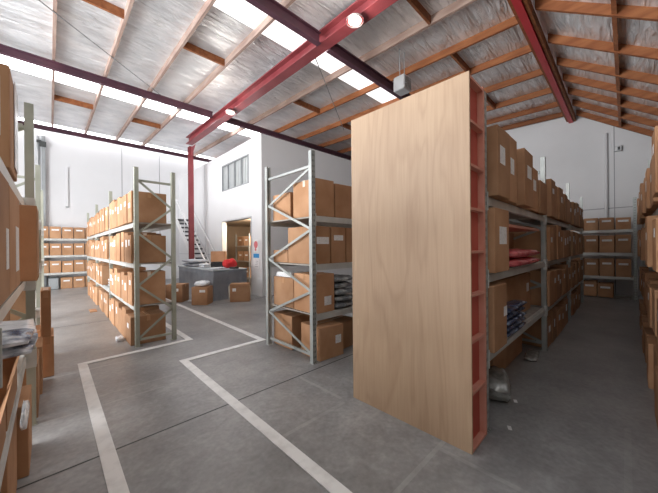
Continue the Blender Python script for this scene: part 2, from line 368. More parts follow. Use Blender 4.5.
# red column
col = thing('steel_column', 'tall red steel column beside the white staircase', 'column', (XR,12.5,0))
bm = new(); add_box(bm,(-.085,-.085,.02),(.085,-.071,5.79)); add_box(bm,(-.085,.071,.02),(.085,.085,5.79)); add_box(bm,(-.006,-.071,.02),(.006,.071,5.79)); obj('shaft', bm, M['red'], col)
bm = new(); add_box(bm,(-.14,-.14,0),(.14,.14,.02)); obj('base_plate', bm, M['red'], col)
bm = new(); add_poly(bm,[(-.006,-.085,5.3),(-.006,-.085,5.75),(-.006,-.55,5.75)],(.012,0,0)); obj('haunch_plate', bm, M['red'], col)
# timber rafters
RX = [-3.3,-2.15,-1.03,.10,1.13,2.21,3.25,5.6,6.8,8.0,9.3,10.6,11.8,12.85]
left = [x for x in RX if x < XR]
for x in RX:
    y0, y1 = YR+.16, Y1
    bm = new(); add_poly(bm, [(x-.028,y0,zl(y0)),(x-.028,y1,zl(y1)),(x-.028,y1,zl(y1)+RD-.002),(x-.028,y0,zl(y0)+RD-.002)], (.056,0,0))
    if x < XR: lb = 'pinkish timber rafter under the silver foil, %s to the left of the red crossbeam' % ORD[len([k for k in RX if x < k < XR])]
    else: lb = 'timber rafter under the silver foil, %s to the right of the red crossbeam' % ORD[len([k for k in RX if XR < k < x])]
    tag(obj('roof_rafter', bm, M['timber_x'] if x < XR+1.6 else M['timber']), lb, 'rafter', 'timber rafters on the left of the ridge')
RX2 = [5.2,6.45,7.7,8.8,9.75,10.7,11.7,12.7]
RR_ = .18
for i,x in enumerate(RX2):
    y0, y1 = Y0, YR-.16
    bm = new(); add_poly(bm, [(x-.03,y0,zr_(y0)),(x-.03,y1,zr_(y1)),(x-.03,y1,zr_(y1)+RR_),(x-.03,y0,zr_(y0)+RR_)], (.06,0,0))
    tag(obj('roof_rafter', bm, M['timber']), 'orange timber rafter on the steep slope right of the ridge, %s from the front' % ORD[i], 'rafter', 'timber rafters on the right of the ridge')
for i,(a,b) in enumerate(zip(RX2, RX2[1:])):
    bm = new(); y=.11; z=zr_(y); add_poly(bm,[(a+.031,y-.03,z-.0),(a+.031,y+.03,z+.04),(a+.031,y+.03,z+RR_-.02),(a+.031,y-.03,z+RR_-.06)],(b-a-.062,0,0))
    tag(obj('timber_blocking', bm, M['timber']), 'short timber block on the steep right slope, %s from the front' % ORD[i], 'timber block', 'timber blocks between the right rafters')
nog = [(.10,7.0),(2.21,7.1),(.10,12.75),(2.21,13.0),(4.20,2.75),(5.6,7.4),(8.0,7.6),(6.8,2.85),(9.3,3.0)]
allx = sorted(RX+[XR])
where = ['top left of the photo','left of the red crossbeam near the skylight','near the far wall, left pair','near the far wall, right pair','at the top middle beside the large lamp','right of the small lamp','above the office block','behind the plywood unit top','above the tall boxes by the ridge']
for (x,y),wh in zip(nog,where):
    x2 = [k for k in allx if k > x+.01][0]; g = .029; e = .029 if x2 != XR else .15
    g = .12 if x == XR else g
    bm = new(); add_box(bm,(x+g,y-.025,zl(y)+.001),(x2-e,y+.025,zl(y)+RD-.004))
    tag(obj('timber_blocking', bm, M['timber']), 'short brown timber block between two rafters, '+wh, 'timber block', 'timber blocks between the left rafters')
# bracing rods
bm = new(); add_tube(bm,[(-.2,7.5,zl(7.5)-.01),(3.9,11.2,zl(11.2)-.02)],.012,8); tag(obj('bracing_rod', bm, M['grey_steel']), 'thin dark diagonal bracing rod under the ceiling at upper left', 'rod')
bm = new(); add_tube(bm,[(4.55,5.13,zl(5)-.03),(8.4,7.76,zl(7.7)-.02)],.012,8); tag(obj('bracing_rod', bm, M['grey_steel']), 'thin dark diagonal rod across the skylight beside the red crossbeam', 'rod')
# lamps
def lamp(x,y,z,lab):
    t = thing('high_bay_lamp', lab, 'lamp', (x,y,z), 0, 'round ceiling lamps'); t.scale=(.82,.82,1)
    bm = new(); bmesh.ops.create_cone(bm, cap_ends=False, segments=32, radius1=.185, radius2=.11, depth=.08, matrix=Matrix.Translation((0,0,.04))); 
    bmesh.ops.create_cone(bm, cap_ends=True, segments=24, radius1=.11, radius2=.08, depth=.03, matrix=Matrix.Translation((0,0,.085))); obj('shade', bm, M['red'], t, smooth=True)
    bm = new(); bmesh.ops.create_cone(bm, cap_ends=True, segments=32, radius1=.14, radius2=.14, depth=.02, matrix=Matrix.Translation((0,0,.0))); obj('lens', bm, M['lens'], t)
    bm = new(); bmesh.ops.create_cone(bm, cap_ends=False, segments=32, radius1=.19, radius2=.19, depth=.03, matrix=Matrix.Translation((0,0,0))); obj('rim', bm, M['metal'], t)
    bm = new(); add_box(bm,(-.05,-.03,.08),(.25,.03,.095)); obj('bracket', bm, M['grey_steel'], t)
lamp(4.0,3.40,5.70,'large round lamp fixed under the near end of the red crossbeam')
lamp(4.0,8.42,5.755,'small glowing round lamp further along the red crossbeam')
# grey junction box at the beam
t = thing('air_heater', 'silver metal unit hung at the dark beam above the plywood unit', 'heater', (6.1,3.72,5.30))
bm = new(); add_box(bm,(-.16,-.15,0),(.16,.15,.34),bevel=.02); obj('casing', bm, M['metal'], t)
bm = new()
for k in range(5): add_box(bm,(-.13,-.16,.05+k*.055),(.13,-.148,.075+k*.055))
obj('louvre', bm, M['grey_steel'], t)
bm = new()
for s in (-.1,.1): add_tube(bm,[(s,0,.34),(s,0,zl(3.72)+RD-5.30)],.01,8)
obj('bracket', bm, M['grey_steel'], t)
bm = new(); add_box(bm,(.16,-.1,.06),(.26,.1,.26),bevel=.02); obj('duct', bm, M['metal'], t)

# wall fixtures
t = thing('wall_column', 'grey steel column against the far wall behind the left rack', 'column', (-.20,16.5,0))
bm = new(); add_box(bm,(-.02,-.1,0),(.09,.09,6.2)); obj('shaft', bm, M['grey_steel'], t)
bm = new(); add_box(bm,(-.08,-.2,5.75),(.12,-.1,5.95)); add_box(bm,(-.16,-.16,5.9),(-.02,-.1,6.0)); obj('bracket', bm, M['slot'], t)
bm = new(); add_tube(bm,[(-.34,16.54,0),(-.34,16.54,6.2)],.05,14); tag(obj('downpipe', bm, M['metal'], smooth=False),'pale grey downpipe left of the grey steel column on far wall','pipe')
bm = new(); add_box(bm,(.50,16.52,3.42),(.58,16.59,5.1),bevel=.01); cv=tag(obj('mounted_conduit', bm, M['white']),'white vertical conduit cover on the far white wall','conduit')
bm = new(); add_box(bm,(.49,16.51,3.38),(.59,16.59,3.42)); obj('end_cap', bm, M['grey_steel'], cv)
bm = new(); add_tube(bm,[(12.94,.44,0),(12.94,.44,5.2)],.045,14); tag(obj('downpipe', bm, M['white']),'white vertical pipe on the gable wall','pipe')
bm = new(); add_tube(bm,[(12.95,3.35,2.4),(12.95,3.35,4.2)],.02,8); tag(obj('conduit', bm, M['grey_steel']),'thin grey conduit on the gable wall above the tall boxes','conduit')
t = tag(obj('alarm_box', (lambda b:(add_box(b,(12.88,.08,4.55),(12.99,.24,4.72),bevel=.01),b)[1])(new()), M['metal']),'small grey alarm box on the gable wall beside the pipe','alarm box')
bm = new(); add_box(bm,(12.875,.11,4.58),(12.88,.17,4.68)); obj('lens', bm, M['slot'], t)

# ---------------------------------------------------------------- racks
HGT = 2.93; LV = [.62,1.32,2.0]
def upright_mesh(green=False):
    bm = new(); w=.07; d=.06; t=.006
    add_box(bm,(-w/2,0,0),(w/2,t,HGT)); add_box(bm,(-w/2,t,0),(-w/2+t,d,HGT)); add_box(bm,(w/2-t,t,0),(w/2,d,HGT))
    add_box(bm,(-w/2+t,d-t,0),(-w/2+.026,d,HGT)); add_box(bm,(w/2-.026,d-t,0),(w/2-t,d,HGT)); add_box(bm,(-w/2-.01,-.01,0),(w/2+.01,d+.03,.006))
    return mesh('upright', bm)
UM = upright_mesh(); UM.materials.append(M['upright'])
UMG = upright_mesh(); UMG.materials.append(M['upright_green'])
def rack(label, x, y, rz, bays, bay, depth, green=False, inset=0, lv=LV, group='steel storage racks', board=True, skip=()):
    t = thing('storage_rack', label, 'storage rack', (x,y,0), rz, group)
    mu = UMG if green else UM; n = len(bays) if isinstance(bays,(list,tuple)) else bays
    mm = M['upright_green'] if green else M['upright']
    xs = [i*bay for i in range(n+1)]
    brm = new()
    zs = [2.72-.433*k for k in range(7)]
    pts = [(depth-.05 if k%2 else .05, z) for k,z in enumerate(zs)]
    add_bar(brm,(0,.07,2.72),(0,depth-.07,2.72),.03,.035,up=(0,0,1)); add_bar(brm,(0,.07,.11),(0,depth-.07,.11),.03,.035)
    for a,b in zip(pts,pts[1:]): add_bar(brm,(0.012*(1 if a[0]<b[0] else -1),a[0],a[1]),(0.012*(1 if a[0]<b[0] else -1),b[0],b[1]),.012,.035,up=(1,0,0) if False else (0,0,1))
    brm = mesh('brace', brm); brm.materials.append(mm)
    bem = new(); L = bay-.072
    add_box(bem,(.036,.008+inset,-.045),(.036+L,.05+inset,.02)); add_box(bem,(.036,.02+inset,.02),(.036+L,.05+inset,.038)); 
    add_box(bem,(.0362,-.006,-.09),(.045,.03+inset,.07)); add_box(bem,(.036+L-.0078,-.006,-.09),(.036+L-.0005,.03+inset,.07))
    bem = mesh('beam', bem); bem.materials.append(M['beam'])
    bdm = new(); add_box(bdm,(.045,.051+inset,.016),(.030+L,depth-.051-inset,.036)); bdm = mesh('shelf_board', bdm); bdm.materials.append(M['board'])
    for i,u in enumerate(xs):
        for dd,fl in ((0,0),(depth,math.pi)):
            o = bpy.data.objects.new('upright', mu); C.objects.link(o); o.parent=t; o.location=(u,dd,0); o.rotation_euler=(0,0,fl)
        o = bpy.data.objects.new('brace', brm); C.objects.link(o); o.parent=t; o.location=(u,0,0)
        if i < n:
            for z in lv:
                for dd,fl in ((0,0),(depth,math.pi)):
                    o = bpy.data.objects.new('beam', bem); C.objects.link(o); o.parent=t; o.location=(u if not fl else u+bay,dd,z); o.rotation_euler=(0,0,fl)
                o = bpy.data.objects.new('shelf_board', bdm); C.objects.link(o); o.parent=t; o.location=(u,0,z)
    return t
TOP = .038
PX0 = 2.705
rack('long steel storage rack behind the plywood end unit', PX0,.84,0,3,2.67,1.2)
rack('middle steel storage rack with grey end frame left of the plywood unit', 2.60,2.98,0,2,2.67,1.18)
rack('slim green-grey steel storage rack with cross-braced end, left of the red column', 0.985,5.56+8.22,-math.pi/2,3,2.74,.61,green=True)
rack('nearest steel storage rack at the left edge of the photo', -.10,1.13,math.pi/2,3,2.67,.72,green=True,inset=.05)
rack('steel storage rack at the right edge of the photo', 9.52,-.25,math.pi,3,2.67,.62)
rack('short steel storage rack against the far left white wall', -.45,15.9,0,1,2.67,.46)
rack('steel storage rack across the end of the right aisle under the gable', 11.9,2.49,-math.pi/2,1,2.67,.6)
# bottom level rail of the gable rack
bm = new(); add_box(bm,(11.98,-.1,0),(12.42,2.4,.03)); tag(obj('plinth_board', bm, M['board']),'low grey board on the floor beneath the gable wall rack','board')

# ---------------------------------------------------------------- boxes
LBM = {}
def lab_mesh(w,h):
    k=(round(w,2),round(h,2))
    if k not in LBM:
        bm = new(); add_box(bm,(-w/2,-.0015,-h/2),(w/2,.0005,h/2)); me = mesh('paper_label', bm); me.materials.append(M['paper']); LBM[k]=me
    return LBM[k]
NBOX = 0
def face_frame(face):  # rotation so that local -y faces this way
    return {'-y':0,'+x':math.pi/2,'+y':math.pi,'-x':-math.pi/2}[face]
def cbox(cx, cy, z, w, d, h, rz=0, label='', group=None, lab=None, tape='tape', opened=False, name='cardboard_box', jitter=True):
    """box whose front face (local -y) centre-bottom stands at (cx,cy); depth runs to local +y"""
    global NBOX; NBOX += 1
    bm = new()
    if not opened:
        vs = add_box(bm,(-w/2,0,0),(w/2,d,h),bevel=.005)
        for f in bm.faces: pass
        # slight sag and bulge
        for v in bm.verts:
            v.co.z += .003*math.sin(v.co.x*9+NBOX) if v.co.z > h*.5 else 0
        # gap line between the two top flaps is cut by the tape
    else:
        t=.007
        add_box(bm,(-w/2,0,0),(w/2,d,t)); add_box(bm,(-w/2,0,t),(w/2,t,h)); add_box(bm,(-w/2,d-t,t),(w/2,d,h)); add_box(bm,(-w/2,t,t),(-w/2+t,d-t,h)); add_box(bm,(w/2-t,t,t),(w/2,d-t,h))
    o = obj(name, bm, M['box'], None, (cx,cy,z+.001), rz)
    tag(o, label, 'cardboard box', group)
    if not opened:
        bm = new(); add_box(bm,(-w/2+.01,d/2-.025,h-.001),(w/2-.01,d/2+.025,h+.004)); add_box(bm,(-w/2-.0015,d/2-.025,h-.09),(-w/2+.001,d/2+.025,h+.003)); add_box(bm,(w/2-.001,d/2-.025,h-.09),(w/2+.0015,d/2+.025,h+.003))
        obj('tape', bm, M[tape], o)
    else:
        for k,(p,q,ln,ax) in enumerate((((-w/2,.003,h),(w/2,.003,h),(0,-1),0),((-w/2,d-.003,h),(w/2,d-.003,h),(0,1),0),((-w/2+.003,0,h),(-w/2+.003,d,h),(-1,0),1),((w/2-.003,0,h),(w/2-.003,d,h),(1,0),1))):
            fb = new(); L=.34*min(w,d); ang = rad(70 if k==0 else 62 if k==1 else 89)
            dv = Vector((ln[0]*math.cos(ang),ln[1]*math.cos(ang),math.sin(ang)))*L*.6
            p=Vector(p);q=Vector(q); nrm=Vector((0,0,.005))
            ps=[p,q,q+dv,p+dv]; a=[fb.verts.new(v) for v in ps]; b_=[fb.verts.new(v+nrm) for v in ps]
            fb.faces.new(a); fb.faces.new(b_[::-1])
            for i in range(4): fb.faces.new((a[i],b_[i],b_[(i+1)%4],a[(i+1)%4]))
            obj('flap', fb, M['box_in'], o)
    if lab:
        lw,lh,lx,lz = lab
        q = obj('paper_label', lab_mesh(lw,lh), M['paper'], o, (lx,0,h*lz))
    return o
LVN = ['floor','first shelf','second shelf','top shelf']
UPS = {'slim left aisle rack':(5.56,8.30,11.04,13.78),'plywood-ended rack':(2.705,5.375,8.045,10.715),'right edge rack':(9.52,6.85,4.18),'gable wall rack':(2.49,-.18),'far left rack':(-.45,2.22)}
def row(rname, face, a0, a1, front, level, zbase, wr=(.31,.38), hr=(.47,.55), d=.5, gap=.02, proto=.02, skip=(), labp=.8, start=1, endword='near end', strip_label=False, openp=0.0, ups=()):
    """boxes side by side from a0 to a1 along the rack's front plane"""
    ups = UPS[rname]; rz = face_frame(face); a = a0; i = start; s = 1 if a1 > a0 else -1
    grp = 'cardboard boxes on the %s of the %s' % (LVN[level], rname) if level else 'cardboard boxes on the floor under the %s' % rname
    out = []
    while True:
        w = R.uniform(*wr)
        if s*(a + s*w) > s*a1: break
        hit = [u for u in ups if a-(.07 if s>0 else w+.07) < u < a+(w+.07 if s>0 else .07)]
        if hit: a = hit[0] + s*.075; continue
        m = a + s*w/2; h = R.uniform(*hr); off = R.uniform(-proto, proto*.3)
        if not any(k0 <= m <= k1 for k0,k1 in skip):
            has = R.random() < labp
            look = ('white-labelled' if has else 'plain')
            lb = '%s cardboard box, %s from %s on %s of %s' % (look, ORD[i-1], endword, LVN[level] if level else 'floor', rname)
            if has:
                lab = (R.choice((.2,.22)), .06, 0, .72) if strip_label else (R.choice((.10,.12,.14)), R.choice((.08,.10,.13)), R.uniform(-.05,.05), R.uniform(.55,.75))
            else: lab = None
            if face == '-y': c = (m, front+off)
            elif face == '+y': c = (m, front-off)
            elif face == '-x': c = (front+off, m)
            else: c = (front-off, m)
            out.append(cbox(c[0],c[1],zbase,w-.012,d,h,rz+rad(R.uniform(-.8,.8)),lb,grp,lab,tape=R.choice(('tape','tape','tape_w'))))
        a += s*(w+R.choice((gap*.3,gap*.6,gap))); i += 1
    return out
Z1, Z2, Z3 = .62+TOP, 1.32+TOP, 2.0+TOP

def pack(name, label, cat, loc, size, m, rotz=0, seed=0, layers=1, group=None, tilt=(0,0)):
    """soft bagged goods: one or more slumped pillow layers, base at z=loc.z"""
    w,d,h = size; bm = new(); lh = h/layers
    for k in range(layers):
        r = bmesh.ops.create_cube(bm, size=1); vs = r['verts']
        es = list({e for v in vs for e in v.link_edges})
        rr = bmesh.ops.subdivide_edges(bm, edges=es, cuts=9, use_grid_fill=True)
        vv = [v for v in bm.verts if not v.tag]
        jx, jy = (R.uniform(-.04,.04)*w, R.uniform(-.04,.04)*d) if k else (0,0)
        for v in vv:
            v.tag = True
            x,y,z = v.co*2
            e = max(abs(x),abs(y))
            z2 = z*(1-.75*e**5)
            nn = noise.noise(Vector((x*1.6+seed,y*1.6+k*3.1,z)))*.22 + noise.noise(Vector((x*5+seed,y*5,z*2+k)))*.10
            rx = (1-.10*abs(x*y))
            v.co = Vector((x*rx*w/2+jx, y*rx*d/2+jy, lh*(k+.5) + (z2*.5+ (nn if z>-.5 else nn*.2))*lh*.9))
    mz = min(v.co.z for v in bm.verts)
    for v in bm.verts: v.co.z -= mz
    o = obj(name, bm, m, None, (loc[0],loc[1],loc[2]+.002), rotz, smooth=True)
    return tag(o, label, cat, group)

# --- left aisle rack (slim, along Y), boxes face the left aisle (-x)
nm = 'slim left aisle rack'
row(nm,'-x',5.64,13.6,.965,3,Z3,hr=(.50,.60),d=.52)
row(nm,'-x',5.64,13.6,.965,2,Z2,hr=(.44,.56),d=.52)
row(nm,'-x',5.64,13.6,.965,1,Z1,hr=(.44,.55),d=.5,skip=((8.3,9.4),),)
row(nm,'-x',5.66,13.4,.96,0,0,wr=(.36,.46),hr=(.44,.55),d=.52,skip=((9.9,10.5),),)
pack('garment_pack','silvery plastic-wrapped garments on the first shelf of the slim left rack','garment pack',(1.27,8.9,Z1),(.46,.8,.2),M['bag'],0,2,3)
pack('garment_pack','white bagged bundle on the floor against the slim left rack end','garment pack',(.86,6.12,0),(.12,.16,.09),M['bag'],0,3)
bm=new(); add_box(bm,(.72,9.4,0.001),(.86,9.8,.02)); add_box(bm,(.74,9.42,.021),(.82,9.7,.026)); tag(obj('cardboard_sheet',bm,M['box']),'flat cardboard scrap on the floor beside the slim left rack','cardboard')

# --- middle rack end boxes (explicit)
mr = 'middle rack'
g = 'cardboard boxes in the middle rack'
def mb(x0,x1,y0,y1,z0,h,lb,lab=None,opened=False,tape='tape',rot=0):
    return cbox((x0+x1)/2,y0,z0,x1-x0,y1-y0,h,rad(rot),lb,g,lab,tape,opened)
mb(2.66,3.02,3.0,3.52,Z3,.53,'cardboard box with pale tape, front left on top shelf of middle rack',None,tape='tape_w')
mb(3.05,3.44,3.0,3.52,Z3,.51,'cardboard box with pale tape, second from left on top shelf of middle rack',None,tape='tape_w')
mb(3.47,3.85,3.0,3.52,Z3,.50,'cardboard box partly behind plywood on top shelf of middle rack')
mb(2.68,3.08,3.62,4.1,Z3,.42,'darker low cardboard box at the back of middle rack top shelf')
mb(2.66,2.95,3.02,3.66,Z2,.54,'cardboard box with wide white label, corner of middle rack second shelf',(.24,.1,0,.62))
mb(2.98,3.28,3.02,3.6,Z2,.54,'cardboard box with narrow white label, centre of middle rack second shelf',(.2,.08,0,.7))
mb(3.31,3.65,3.02,3.6,Z2,.54,'cardboard box beside the plywood on middle rack second shelf')
mb(2.68,3.08,3.7,4.1,Z2,.2,'low flat cardboard box at the back of middle rack second shelf')
mb(2.66,3.03,3.02,3.52,Z1,.55,'cardboard box with white label at lower front of middle rack first shelf',(.14,.13,.05,.3))
mb(2.68,3.08,3.56,4.1,Z1,.46,'wide cardboard box at the back of middle rack first shelf')
pack('garment_pack','grey plastic-wrapped garments on middle rack first shelf beside the plywood','garment pack',(3.27,3.2,Z1),(.42,.42,.5),M['bag_grey'],0,5,5)
bm=new()
for k in range(6): add_box(bm,(-.15+R.uniform(-.01,.01),-.2,k*.012),(.15+R.uniform(-.01,.01),.2,k*.012+.010))
tag(obj('paper_stack',bm,M['paper'],None,(2.86,3.85,Z1+.47)),'white paper stack on the back box of middle rack first shelf','paper')
mb(2.69,3.14,2.96,3.42,0,.46,'large cardboard box with white label on the floor at front of middle rack',(.11,.12,.12,.55),rot=-4)
cbox(2.9,3.62,0,.42,.5,.52,rad(0),'dark cardboard box with white label on the floor inside middle rack',g,None)
cbox(3.45,3.1,0,.4,.5,.42,rad(6),'cardboard box on the floor just behind the plywood unit edge',g,None)

# --- rack behind plywood (along X), boxes face the right aisle (-y)
pr = 'plywood-ended rack'
def pb(x0,x1,y0,d,z0,h,lb,lab=None,rot=0,opened=False,tape='tape'):
    return cbox((x0+x1)/2,y0,z0,x1-x0,d,h,rad(rot),lb,'cardboard boxes in the plywood-ended rack',lab,tape,opened)
pb(2.80,3.17,.77,.55,Z3,.62,'tall cardboard box nearest the plywood unit on the top shelf',(.15,.16,-.05,.6))
pb(3.20,3.56,.80,.55,Z3,.66,'tall labelled cardboard box, second from plywood on the top shelf',(.13,.16,.0,.55))
pb(3.70,4.10,.76,.55,Z3,.62,'tall cardboard box with white label, third from plywood on top shelf',(.2,.14,.02,.62))
pb(4.22,4.72,.82,.55,Z3,.56,'cardboard box with greenish label, fourth from plywood on top shelf',(.16,.14,.05,.6))
pb(4.76,5.22,.80,.55,Z3,.44,'lower cardboard box, fifth from plywood on top shelf')
row(pr,'-y',5.40,10.6,.80,3,Z3,hr=(.46,.58),d=.55,start=6,endword='plywood')
pb(2.77,3.20,.79,.55,Z2,.575,'cardboard box with big white label nearest the plywood on second shelf',(.22,.16,.02,.58))
pb(3.32,4.9,1.15,.7,Z2,.42,'wide dark cardboard crate deep on the second shelf beside the plywood',None)
pack('garment_pack','coral pink plastic-bagged garments on the second shelf near the plywood','garment pack',(4.05,.95,Z2),(1.35,.34,.2),M['bag_pink'],0,8,2)
bm=new(); add_box(bm,(3.3,.86,Z2+.44),(5.0,1.7,Z2+.47)); tag(obj('pinboard_sheet',bm,M['coral_pale']),'pale coral board lying over the dark crate on the second shelf','board')
row(pr,'-y',5.45,10.6,.82,2,Z2,hr=(.50,.58),d=.55,start=3,endword='plywood')
pb(2.77,3.14,.80,.55,Z1,.585,'plain cardboard box nearest the plywood on the first shelf',(.1,.09,.14,.55))
pb(3.22,5.15,1.0,.7,Z1,.54,'very wide cardboard box with small label on first shelf near plywood',(.14,.12,.8,.62))
pack('garment_pack','navy and white bagged garments on first shelf edge near the plywood','garment pack',(3.65,.90,Z1),(.8,.17,.30),M['bag_navy'],0,11,5)
row(pr,'-y',5.45,10.6,.83,1,Z1,hr=(.46,.56),d=.55,start=3,endword='plywood')
row(pr,'-y',5.5,10.6,.86,0,0,wr=(.38,.5),hr=(.42,.54),d=.5,start=2,endword='plywood')
pb(3.75,5.1,1.1,.6,0,.5,'wide orange-brown cardboard box on the floor under the plywood-ended rack')
pack('silver_bag','crumpled silver bag on the floor beside the plywood unit end','bag',(3.45,.98,0),(.55,.26,.26),M['foil_bag'],.3,14,1)
pack('silver_bag','small crumpled silver packet on the floor beneath the long rack','bag',(4.95,.95,0),(.5,.16,.05),M['foil_bag'],.1,15)
for (x,y,l) in ((2.88,.72,'near the plywood unit base'),(3.42,.80,'beneath the long rack edge')):
    bm=new(); add_box(bm,(-.03,-.015,0),(.03,.015,.003)); tag(obj('paper_scrap',bm,M['paper'],None,(x,y,.001),.4),'tiny white paper scrap on the dark aisle floor '+l,'paper scrap')

# --- gable rack (front faces -x)
gr_ = 'gable wall rack'
for lvl,z,hh in ((3,Z3,(.34,.38)),(2,Z2,(.50,.53)),(1,Z1,(.50,.53))):
    row(gr_,'-x',-.14,2.3,11.92,lvl,z,wr=(.325,.335),hr=hh,d=.5,gap=.02,labp=1,strip_label=True,endword='right end')
row(gr_,'-x',.27,2.2,11.92,0,.03,wr=(.335,.345),hr=(.36,.5),d=.5,gap=.02,labp=1,strip_label=True,endword='right end')
# --- far left rack
fr_ = 'far left rack'
for lvl,z,hh in ((3,Z3,(.46,.49)),(2,Z2,(.46,.49)),(1,Z1,(.46,.49))):
    row(fr_,'-y',-.40,2.15,15.93,lvl,z,wr=(.343,.35),hr=hh,d=.36,gap=.02,labp=1,strip_label=True,endword='left end')
row(fr_,'-y',.30,2.15,15.93,0,0,wr=(.36,.38),hr=(.42,.46),d=.36,gap=.03,labp=1,strip_label=True,endword='left end')
bm=new(); add_box(bm,(-.05,15.95,.001),(.25,16.25,.45),bevel=.02); tb=tag(obj('waste_bin',bm,M['grey_steel']),'dark grey bin on the floor beneath the far left rack','bin')
bm=new(); add_box(bm,(-.07,15.93,.45),(.27,16.27,.49),bevel=.01); obj('lid',bm,M['slot'],tb)

# --- right edge rack (front faces +y at y=-.17)
rr_ = 'right edge rack'
row(rr_,'+y',9.45,3.3,-.20,3,Z3,wr=(.33,.42),hr=(.40,.62),d=.5,proto=.04,labp=.9,endword='far end')
row(rr_,'+y',9.45,3.3,-.20,2,Z2,wr=(.36,.48),hr=(.42,.54),d=.5,proto=.05,labp=.7,endword='far end')
row(rr_,'+y',9.45,3.3,-.20,1,Z1,wr=(.40,.5),hr=(.38,.52),d=.5,proto=.03,labp=.4,endword='far end')
row(rr_,'+y',9.45,3.3,-.20,0,0,wr=(.42,.55),hr=(.36,.5),d=.5,proto=.04,labp=.3,endword='far end')

# --- nearest left rack (front faces +x at x=-.155)
lg='cardboard boxes in the nearest left rack'
def lb_(y0,y1,xf,d,z0,h,lb,lab=None,opened=False,rot=0,tape='tape'):
    return cbox(xf,(y0+y1)/2,z0,y1-y0,d,h,math.pi/2+rad(rot),lb,lg,lab,tape,opened)
lb_(1.78,2.22,-.15,.5,Z2,.585,'pale cardboard box at left edge on nearest rack second shelf',(.12,.2,.12,.42))
lb_(2.24,2.92,-.15,.5,Z2,.585,'tall cardboard box with white side label on nearest rack second shelf',(.22,.28,.14,.42))
lb_(3.17,3.62,-.07,.5,Z2,.58,'reddish-brown cardboard box jutting out in front of the green upright',None)
wb_=lb_(2.30,2.75,-.15,.45,Z3,.55,'tall cardboard box with plastic wrap on nearest rack top shelf',(.14,.1,.1,.3))
bm = new(); add_box(bm,(.0,-.006,.05),(.225,-.001,.56),bevel=.002); obj('plastic_wrap', bm, M['bag'], wb_)
lb_(2.95,3.5,-.28,.4,Z3,.22,'small low cardboard box behind the green upright on top shelf',None)
pack('garment_pack','clear plastic wrap over the tall box on nearest rack top shelf','garment pack',(-.36,2.70,Z3+.56),(.38,.2,.1),M['bag'],0,21)

lb_(3.22,3.70,-.25,.45,Z1,.46,'wide cardboard box under the second shelf of the nearest left rack',None)
lb_(1.5,2.18,-.165,.42,Z1,.20,'open cardboard box with folded flaps at the bottom left, nearest the camera',None,opened=True)
lb_(2.24,2.88,-.165,.42,Z1,.20,'open cardboard box with folded flaps beneath the navy bagged garments',None,opened=True)
pack('garment_pack','navy garments in white plastic on top of the open left box','garment pack',(-.27,2.72,Z1+.33),(.42,.80,.12),M['bag_navy_pale'],0,23,2)
for k,(y0,y1,h,xf) in enumerate(((1.75,2.3,.50,-.20),(2.34,2.9,.50,-.17),(2.95,3.4,.5,-.115))):
    lb_(y0,y1,xf,.5,0,h,'cardboard box on the floor under the nearest left rack, %s from camera'%ORD[k],None)
pack('garment_pack','crumpled white plastic bag hanging out of the nearest left rack','garment pack',(-.125,2.78,.45),(.035,.36,.12),M['bag'],0,25)
lb_(5.05,5.62,.03,.12,0,.50,'lower cardboard box of the floor stack beyond the green upright',None)
lb_(5.05,5.50,.005,.095,.505,.58,'upper cardboard box of the stack beyond the green upright',(.1,.14,.1,.3))
lb_(3.9,4.45,-.09,.45,0,.52,'wide cardboard box on the floor just beyond the green upright',None)
lb_(4.5,5.0,-.07,.45,0,.53,'cardboard box on the floor in front of the tall leaning stack',None)
lb_(4.15,4.6,-.13,.45,Z2,.56,'cardboard box on the second shelf just beyond the green upright',(.1,.1,0,.6))
lb_(5.65,6.1,-.0,.45,0,.48,'cardboard box on the floor beyond the leaning left stack',(.1,.1,0,.6))
for k,y in enumerate((4.65,5.1,5.55,6.0)):
    lb_(y,y+.4,-.14,.45,Z2 if k else Z1,.5,'%s cardboard box behind the green upright in the nearest left rack'%('low','middle','further','furthest')[k],(.1,.12,0,.6))

# ---------------------------------------------------------------- plywood end unit
t = thing('display_bookcase', 'tall plywood-backed unit with coral red shelves standing at the rack end', 'shelf unit', (2.31,.83,0))
W, Hh, Dp = 1.20, 2.94, .345
bm = new(); add_box(bm,(0,0,0),(.018,W,Hh)); pp = obj('back_panel', bm, M['ply'], t)
bm = new(); add_box(bm,(.001,-.0012,0.001),(.0175,0,Hh)); add_box(bm,(.001,0,Hh),(.0175,W,Hh+.001)); obj('panel_edge', bm, M['ply_edge'], pp)
for (y,z,h) in ((1.17,2.02,.03),(1.15,1.35,.22),(1.125,.78,.07)):
    bm = new(); add_box(bm,(-.0012,y-.004,z),(.0002,y+.004,z+h)); q = obj('knot', bm, M['ply_edge'], pp)
# side: open coral pigeonholes facing -y : recessed panel and shelf lips
bm = new(); add_box(bm,(.018,.05,0),(Dp,.062,Hh)); obj('recessed_panel', bm, M['coral'], t)
bm = new(); add_box(bm,(Dp-.03,0,0),(Dp,.05,Hh-.0)); obj('stile', bm, M['coral_pale'], t)
bm = new(); add_box(bm,(.0185,W-.02,0),(Dp,W,Hh)); obj('far_side', bm, M['ply'], t)
for z in (.02,.46,.86,1.22,1.56,1.90,2.24,2.58,2.92):
    bm = new(); add_box(bm,(.0185,.0,z-.02),(Dp-.0305,.0495,z)); obj('shelf_lip', bm, M['coral_pale'], t)
bm = new(); add_box(bm,(Dp-.012,.062,.1),(Dp,W-.02,Hh-.02)); obj('front_panel', bm, M['coral'], t)

